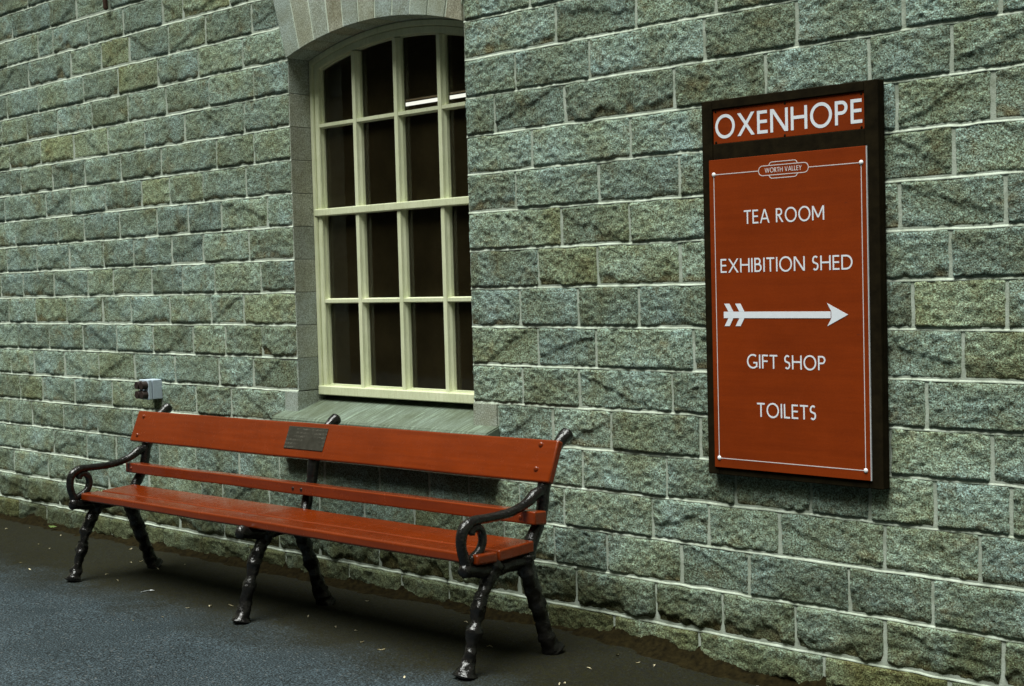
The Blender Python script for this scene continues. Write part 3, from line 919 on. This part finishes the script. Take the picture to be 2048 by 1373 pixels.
def text(name, s, xl, xr, zb, cap, y, parent, t=.116, gap=.15, mat=WHITE, space=.30):
    """lettering fitted between xl and xr with the given cap height"""
    ws = [space if c == ' ' else glyph(c, t)[0] for c in s]
    tot = sum(ws) + gap * (len(s) - 1)
    sx = (xr - xl) / (tot * cap)
    bm = bmesh.new()
    x = 0; lay = 0
    for c, w in zip(s, ws):
        if c == ' ':
            bm_obj(name, bm, mat, parent); bm = bmesh.new()
        else:
            _, R, Pg = glyph(c, t)
            for pts, cl in R:
                ribbon(bm, [(xl + (x + p) * cap * sx, zb + q * cap) for p, q in pts], t * cap, y - .00006 * lay, cl); lay = (lay + 1) % 5
            for pts in Pg:
                poly(bm, [(xl + (x + p) * cap * sx, zb + q * cap) for p, q in pts], y - .00006 * lay); lay = (lay + 1) % 5
        x += w + gap
    return bm_obj(name, bm, mat, parent)

py = -.0460; dy = -.0575
text('place_name', 'OXENHOPE', S(-2.952), S(-2.381), SZ(.6540), .0765, py, name_p, .140, .14)
text('lettering', 'TEA ROOM', S(-2.8317), S(-2.5186), SZ(.3555), .0463, dy, dir_p)
text('lettering', 'EXHIBITION SHED', S(-2.9327), S(-2.4172), SZ(.1930), .0473, dy, dir_p)
text('lettering', 'GIFT SHOP', S(-2.8304), S(-2.5229), SZ(-.1315), .0465, dy, dir_p)
text('lettering', 'TOILETS', S(-2.7925), S(-2.5615), SZ(-.2955), .0475, dy, dir_p)
text('emblem_lettering', 'WORTH VALLEY', S(-2.7443), S(-2.6003), SZ(.5215), .0155, dy, dir_p, .14, .13, LINE)
bm = bmesh.new()
A = lambda pts: poly(bm, [(S(x), SZ(z)) for x, z in pts], dy, .0010)
A([(-2.9228, .0378), (-2.5000, .0378), (-2.5000, .0597), (-2.9228, .0597)])
A([(-2.513, .0865), (-2.4365, .0490), (-2.513, .0118), (-2.4975, .0378), (-2.4975, .0597)])
for x0 in (-2.920, -2.8745):
    A([(x0, .0872), (x0 + .0211, .0872), (x0 + .0370, .0600), (x0 + .0165, .0600)])
    A([(x0 + .0165, .0375), (x0 + .0370, .0375), (x0 + .0211, .0105), (x0, .0105)])
bm_obj('arrow', bm, WHITE, dir_p)
bm = bmesh.new()
lw = .0026
def rl(pts, cl=False, k=0): ribbon(bm, [(S(x), SZ(z)) for x, z in pts], lw, dy - .00005 * k, cl, .0005)
rl([(-2.9538, .5295), (-2.770, .5295)]); rl([(-2.574, .5285), (-2.3809, .5285)])
rl([(-2.9538, .5295), (-2.9538, -.4465)], k=1); rl([(-2.3809, .5285), (-2.3809, -.4475)], k=1)
rl([(-2.9538, -.4465), (-2.3809, -.4475)])
bm_obj('border_line', bm, LINE, dir_p)
bm = bmesh.new()
def rrect(x0, x1, z0, z1, r, n=8):
    return arc(x1 - r, z1 - r, r, r, 0, 90, n) + arc(x0 + r, z1 - r, r, r, 90, 180, n) + arc(x0 + r, z0 + r, r, r, 180, 270, n) + arc(x1 - r, z0 + r, r, r, 270, 360, n)
rl(rrect(-2.769, -2.575, .5128, .5448, .0158), True)
rl([(-2.729, .5455)] + arc(-2.729 + .014, .5432, .012, .0125, 165, 90, 6) + arc(-2.615 - .014, .5432, .012, .0125, 90, 15, 6) + [(-2.615, .5455)], k=1)
rl([(-2.729, .5121)] + arc(-2.729 + .014, .5145, .012, .0125, 195, 270, 6) + arc(-2.615 - .014, .5145, .012, .0125, 270, 345, 6) + [(-2.615, .5121)], k=1)
bm_obj('emblem', bm, LINE, dir_p)
for x, z in ((-2.9538, .5295), (-2.3809, .5285), (-2.9538, -.4465), (-2.3809, -.4475)):
    bm = bmesh.new(); ball(bm, (S(x), dy, SZ(z)), .0080, (1, .55, 1))
    bm_obj('stud', bm, STUD, dir_p, True)
for x, z in ((-2.6685, .7449), (-2.6706, .6400), (-2.9495, .6400), (-2.384, .6400), (-2.384, .7449), (-2.9495, .7449)):
    bm = bmesh.new(); ball(bm, (S(x), py, SZ(z)), .0045, (1, .5, 1), 10)
    bm_obj('screw_head', bm, BOARD, name_p, True)

# ------------------------------------------------------------------ the outdoor socket box
sock = empty('socket_box', (-6.68, -.02, -.342))
props(sock, 'small pale grey electrical box with four dark round caps on the wall above the bench', 'socket')
bm = bmesh.new()
box(bm, -.046, .046, -.040, .020, -.052, .052, .004)
bm_obj('box_body', bm, GREY, sock)
bm = bmesh.new()
box(bm, -.047, .047, -.066, -.0435, -.053, .053, .004)
bm_obj('box_lid', bm, GREY, sock)
for cx in (-.0235, .0235):
    for cz in (-.026, .024):
        bm = bmesh.new()
        r = bmesh.ops.create_cone(bm, cap_ends=True, segments=20, radius1=.0225, radius2=.0195, depth=.030)
        bmesh.ops.rotate(bm, verts=r['verts'], cent=(0, 0, 0), matrix=Matrix.Rotation(math.radians(90), 3, 'X'))
        bmesh.ops.translate(bm, verts=r['verts'], vec=(cx, -.081, cz))
        bm_obj('cap', bm, DARKCAP, sock)

# small iron peg left in a joint high on the wall
bm = bmesh.new()
sweep(bm, [(0, .02, .16, .012), (0, -.030, .10, .013), (0, -.034, .03, .013), (0, -.03, .004, .011)], 10, 4, .25, 3)
peg = bm_obj('iron_peg', bm, RUST, None, True)
peg.location = (-7.012, 0, 1.705)
props(peg, 'short rusty iron peg sticking out of a joint high on the stone wall', 'peg')

# ------------------------------------------------------------------ the bench
bench = empty('park_bench', (-4.9, -.5, -1.1835), (0, -.009, 0))
props(bench, 'long red wooden bench with black cast iron legs against the stone wall', 'bench')
BX = lambda x: x + 4.9
BY = lambda y: y + .5
def plank(name, xa, xb, prof, bev=.006, parent=bench, mat=RED, warp=.0015, seed=1):
    """a long board with rounded arrises and slight waviness; prof = (y,h) corners"""
    bm = bmesh.new()
    n = 60
    A = [[bm.verts.new((BX(xa + (xb - xa) * i / n), BY(y), z)) for y, z in prof] for i in range(n + 1)]
    m = len(prof)
    bm.faces.new(A[0]); bm.faces.new(A[-1][::-1])
    for i in range(n):
        for k in range(m):
            j = (k + 1) % m
            bm.faces.new((A[i][k], A[i][j], A[i + 1][j], A[i + 1][k]))
    bmesh.ops.recalc_face_normals(bm, faces=bm.faces[:])
    es = [e for e in bm.edges if len(e.link_faces) == 2 and e.calc_face_angle(0) > .7]
    bmesh.ops.bevel(bm, geom=es, offset=bev, segments=3, affect='EDGES', profile=.5)
    for v in bm.verts:
        q = float(fbm(np.array(v.co.x * 2.2), np.array(v.co.z * 3), seed, 3)); q2 = float(vnoise(np.array(v.co.x * 14), np.array(v.co.y * 9), seed + 3))
        v.co.z += warp * q + .0006 * q2; v.co.y += warp * .7 * q
    o = bm_obj(name, bm, mat, parent)
    for f in o.data.polygons: f.use_smooth = f.area < .0006
    return o
SXL, SXR = -6.245, -3.505
plank('seat_board', SXL, SXR + .002, [(-.702, .420), (-.702, .382), (-.601, .378), (-.601, .418)], .009, seed=1)
plank('seat_board', SXL + .003, SXR, [(-.594, .419), (-.594, .378), (-.418, .386), (-.418, .427)], .006, seed=2)
c0 = np.array((-.293, .776)); dd = np.array((-.385, -.923)); nn = np.array((.923, -.385))
W_, T_ = .160, .030
bp = [tuple(c0), tuple(c0 + dd * W_), tuple(c0 + dd * W_ + nn * T_), tuple(c0 + nn * T_)]
backb = plank('back_board', -6.378, -3.487, bp, .007, seed=3)
plank('back_slat', -6.293, -3.487, [(-.430, .533), (-.430, .485), (-.366, .479), (-.366, .529)], .006, seed=4)
# plaque on the back board, with its worn lines of engraving
def on_board(x, s, off):
    q = c0 + dd * s - nn * off
    return (BX(x), BY(q[0]), q[1])
bm = bmesh.new()
cs = [(-5.094, .022), (-4.818, .022), (-4.818, .123), (-5.092, .123)]
A_ = [bm.verts.new(on_board(x, s, .0005)) for x, s in cs]; B_ = [bm.verts.new(on_board(x, s, .0040)) for x, s in cs]
bm.faces.new(B_); bm.faces.new(A_[::-1])
for i in range(4):
    j = (i + 1) % 4; bm.faces.new((A_[i], A_[j], B_[j], B_[i]))
bmesh.ops.recalc_face_normals(bm, faces=bm.faces[:])
bmesh.ops.bevel(bm, geom=bm.edges[:], offset=.0012, segments=1, affect='EDGES')
bm_obj('plaque', bm, PLAQUE, backb)
for x, s in ((-3.568, .022), (-3.562, .114), (-6.312, .030), (-6.318, .128), (-4.70, .03), (-4.705, .125)):
    if x > -4.8 and x < -4.6: continue
    bm = bmesh.new(); c = on_board(x, s, .0005)
    ball(bm, c, .0115, (1, .6, 1), 12)
    bm_obj('bolt', bm, RED, backb, True)
for x in (-4.916, -4.858, -3.56, -6.24):
    bm = bmesh.new(); ball(bm, (BX(x), BY(-.4305), .508), .008, (1, .5, 1), 10)
    bm_obj('bolt', bm, IRON if x > -5 and x < -4 else RED, bench, True)

for n, sx_ in enumerate((-6.262, -4.872, -3.535)):
    X0 = BX(sx_)
    pt = lambda y, h, r: (X0 - (.03 if n == 1 and h > .45 else 0), BY(y), h, r)
    sd = 11 * n + 3
    end = n != 1
    bm = bmesh.new()       # front leg, cast like a gnarled branch
    sweep(bm, [pt(-.585, .375, 0.0342), pt(-.612, .335, 0.0296), pt(-.645, .285, 0.0262), pt(-.672, .235, 0.0262), pt(-.684, .19, 0.0217), pt(-.700, .145, 0.0285), pt(-.712, .11, 0.0228), pt(-.726, .06, 0.0239), pt(-.742, .022, 0.0331), pt(-.748, .004, 0.0410)], 16, 7, .42, sd)
    bm_obj('leg', bm, IRON, bench, True)
    bm = bmesh.new()       # back leg
    sweep(bm, [pt(-.440, .375, 0.0377), pt(-.435, .335, 0.0325), pt(-.412, .27, 0.0299), pt(-.388, .205, 0.0312), pt(-.362, .13, 0.0273), pt(-.340, .065, 0.0299), pt(-.318, .02, 0.0364), pt(-.308, .003, 0.0442)], 16, 7, .42, sd + 1)
    bm_obj('leg', bm, IRON, bench, True)
    bm = bmesh.new()       # bearer under the seat with a knob in front
    sweep(bm, [pt(-.745, .372, 0.0240), pt(-.728, .368, 0.0288), pt(-.70, .362, 0.0240), pt(-.63, .352, 0.0264), pt(-.55, .352, 0.0264), pt(-.46, .358, 0.0264), pt(-.405, .375, 0.0264)], 14, 6, .2, sd + 2, .9)
    bm_obj('seat_bearer', bm, IRON, bench, True)
    bm = bmesh.new()       # back post leaning behind slat and board, ending in a rounded knob
    sweep(bm, [pt(-.425, .365, 0.0268), pt(-.400, .42, 0.0256), pt(-.362, .475, 0.0232), pt(-.338, .535, 0.0232), pt(-.328, .60, 0.0256), pt(-.296, .68, 0.0244), pt(-.258, .738, 0.0215), pt(-.226, .768, 0.0220), pt(-.204, .781, .0265), pt(-.192, .787, .0262), pt(-.185, .791, .019)], 14, 6, .12, sd + 3)
    bm_obj('back_post', bm, IRON, bench, True)
    if end:
        bm = bmesh.new()   # armrest: sweeps forward from the post and rolls over into an open scroll
        sweep(bm, [pt(-.338, .592, .020), pt(-.372, .587, .021), pt(-.42, .560, .0175), pt(-.485, .541, .0165), pt(-.565, .533, .0165), pt(-.645, .533, .0165), pt(-.695, .530, .0185), pt(-.732, .508, .0195), pt(-.745, .470, .0185), pt(-.742, .435, .0175), pt(-.730, .400, .019), pt(-.722, .372, .020)], 14, 7, .10, sd + 4)
        sweep(bm, [pt(-.722, .392, .017), pt(-.695, .404, .0165), pt(-.662, .424, .0165), pt(-.645, .455, .0165), pt(-.648, .488, .0160), pt(-.668, .508, .0155), pt(-.692, .503, .016), pt(-.700, .490, .017)], 12, 7, .10, sd + 5)
        bm_obj('armrest', bm, IRON, bench, True)

# ------------------------------------------------------------------ soil and moss along the foot of the wall
xs = np.arange(-10, 1.0, .016)
prof_t = np.linspace(0, 1, 15)
Xg, Tg = np.meshgrid(xs, prof_t)
amp = np.clip(.5 + .8 * fbm(Xg * 3.2, Xg * 0, 61, 5, .6), .12, 1.3) * (1 + .9 * sstep(-3.9, -2.8, Xg))
wid = .055 + .085 * np.clip(.5 + .6 * fbm(Xg * 3.1, Xg * 0, 63, 4), .1, 1)
Yg = .012 - (wid + .03) * (1 - Tg)
hh = (.018 + .060 * amp) * Tg ** 2.2 + .012 * amp * Tg * vnoise(Xg * 13, Xg * 0, 71)
Zg = gz(Xg, Yg) - .006 + hh + (.010 * Tg + .003) * fbm(Xg * 26, Tg * 5, 65, 4) + .006 * fbm(Xg * 70, Tg * 14, 66, 3) * Tg
Vg = np.stack([Xg, Yg, Zg], -1).reshape(-1, 3)
nx = len(xs); i = np.arange(nx - 1)[None, :] + nx * np.arange(14)[:, None]
props(np_mesh('soil_and_moss', Vg, np.stack([i, i + 1, i + nx + 1, i + nx], -1).reshape(-1, 4), SOIL), 'dark damp soil and moss gathered along the foot of the stone wall', 'moss', kind='stuff')

# ------------------------------------------------------------------ fallen leaves and scraps on the ground
SPOTS = [(-8.06, -.222), (-7.973, -.119), (-7.548, -.142), (-7.393, -.355), (-7.198, -.389), (-6.947, -.679), (-6.742, -.732), (-6.815, -.122), (-6.279, -.564), (-6.094, -.611), (-5.276, -1.007), (-5.294, -.734), (-5.23, -.661), (-5.22, -.901), (-5.176, -.592), (-6.454, -.273), (-6.454, -.331), (-6.175, -.19), (-6.195, -.331), (-4.765, -.173), (-4.489, -.561), (-4.373, -.55), (-4.217, -.645), (-4.07, -.674), (-4.123, -.189), (-4.733, -.511), (-3.713, -.869), (-3.229, -.577), (-3.767, -.403), (-3.296, -.378), (-3.343, -.172), (-3.239, -.18), (-3.175, -.168), (-3.231, -.60)]
def leaf(seed, l, w):
    r = random.Random(seed)
    bm = bmesh.new()
    n = 7
    up = []; mid = []; dn = []
    for i in range(n + 1):
        t = i / n
        ww = w * math.sin(math.pi * min(.97, max(.03, t))) ** .8 * r.uniform(.8, 1.1)
        zc = .004 + .006 * math.sin(t * 3 + seed) * r.uniform(.6, 1)
        x = (t - .5) * l
        up.append(bm.verts.new((x, ww / 2, zc + .004 * r.random()))); mid.append(bm.verts.new((x, 0, zc))); dn.append(bm.verts.new((x, -ww / 2, zc + .004 * r.random())))
    for i in range(n):
        bm.faces.new((mid[i], mid[i + 1], up[i + 1], up[i])); bm.faces.new((dn[i], dn[i + 1], mid[i + 1], mid[i]))
    r_ = bmesh.ops.solidify(bm, geom=bm.faces[:], thickness=.0012)
    return bm
base_leaves = []
for sd in range(4):
    me = bpy.data.meshes.new('fallen_leaf'); b = leaf(sd, rnd.uniform(.028, .04), rnd.uniform(.010, .016)); b.to_mesh(me); b.free()
    me.materials.append(LEAF); base_leaves.append(me)
for n, (x, y) in enumerate(SPOTS):
    o = bpy.data.objects.new('fallen_leaf', base_leaves[n % 4]); COL.objects.link(o)
    s = rnd.uniform(.42, .82)
    o.location = (x, y, float(gz(x, y))); o.rotation_euler = (0, 0, rnd.uniform(0, 6.28)); o.scale = (s, s, s)
    props(o, 'tiny pale dry leaf scrap lying on the dark asphalt', 'leaf', 'pale leaf scraps scattered on the asphalt')
o = bm_obj('fallen_leaf', leaf(9, .05, .026), GREENLEAF, None)
o.location = (-7.774, -.075, float(gz(-7.774, -.075)) + .02); o.rotation_euler = (0.3, 0, .6)
props(o, 'small green leaf at the foot of the wall left of the bench', 'leaf')
o = bm_obj('straw', leaf(12, .062, .008), PAPER, None)
o.location = (-5.733, -.665, float(gz(-5.733, -.665))); o.rotation_euler = (0, 0, .75)
props(o, 'thin white straw-like scrap on the asphalt in front of the bench', 'scrap')
bm = bmesh.new(); ball(bm, (0, 0, .012), .016, (1.2, .9, .8), 12)
for v in bm.verts: v.co += Vector((rnd.uniform(-.002, .002), rnd.uniform(-.002, .002), rnd.uniform(-.002, .002)))
o = bm_obj('pebble', bm, PAPER, None, True); o.location = (-2.745, -.150, float(gz(-2.745, -.150)))
props(o, 'small white pebble on the asphalt below the sign', 'pebble')
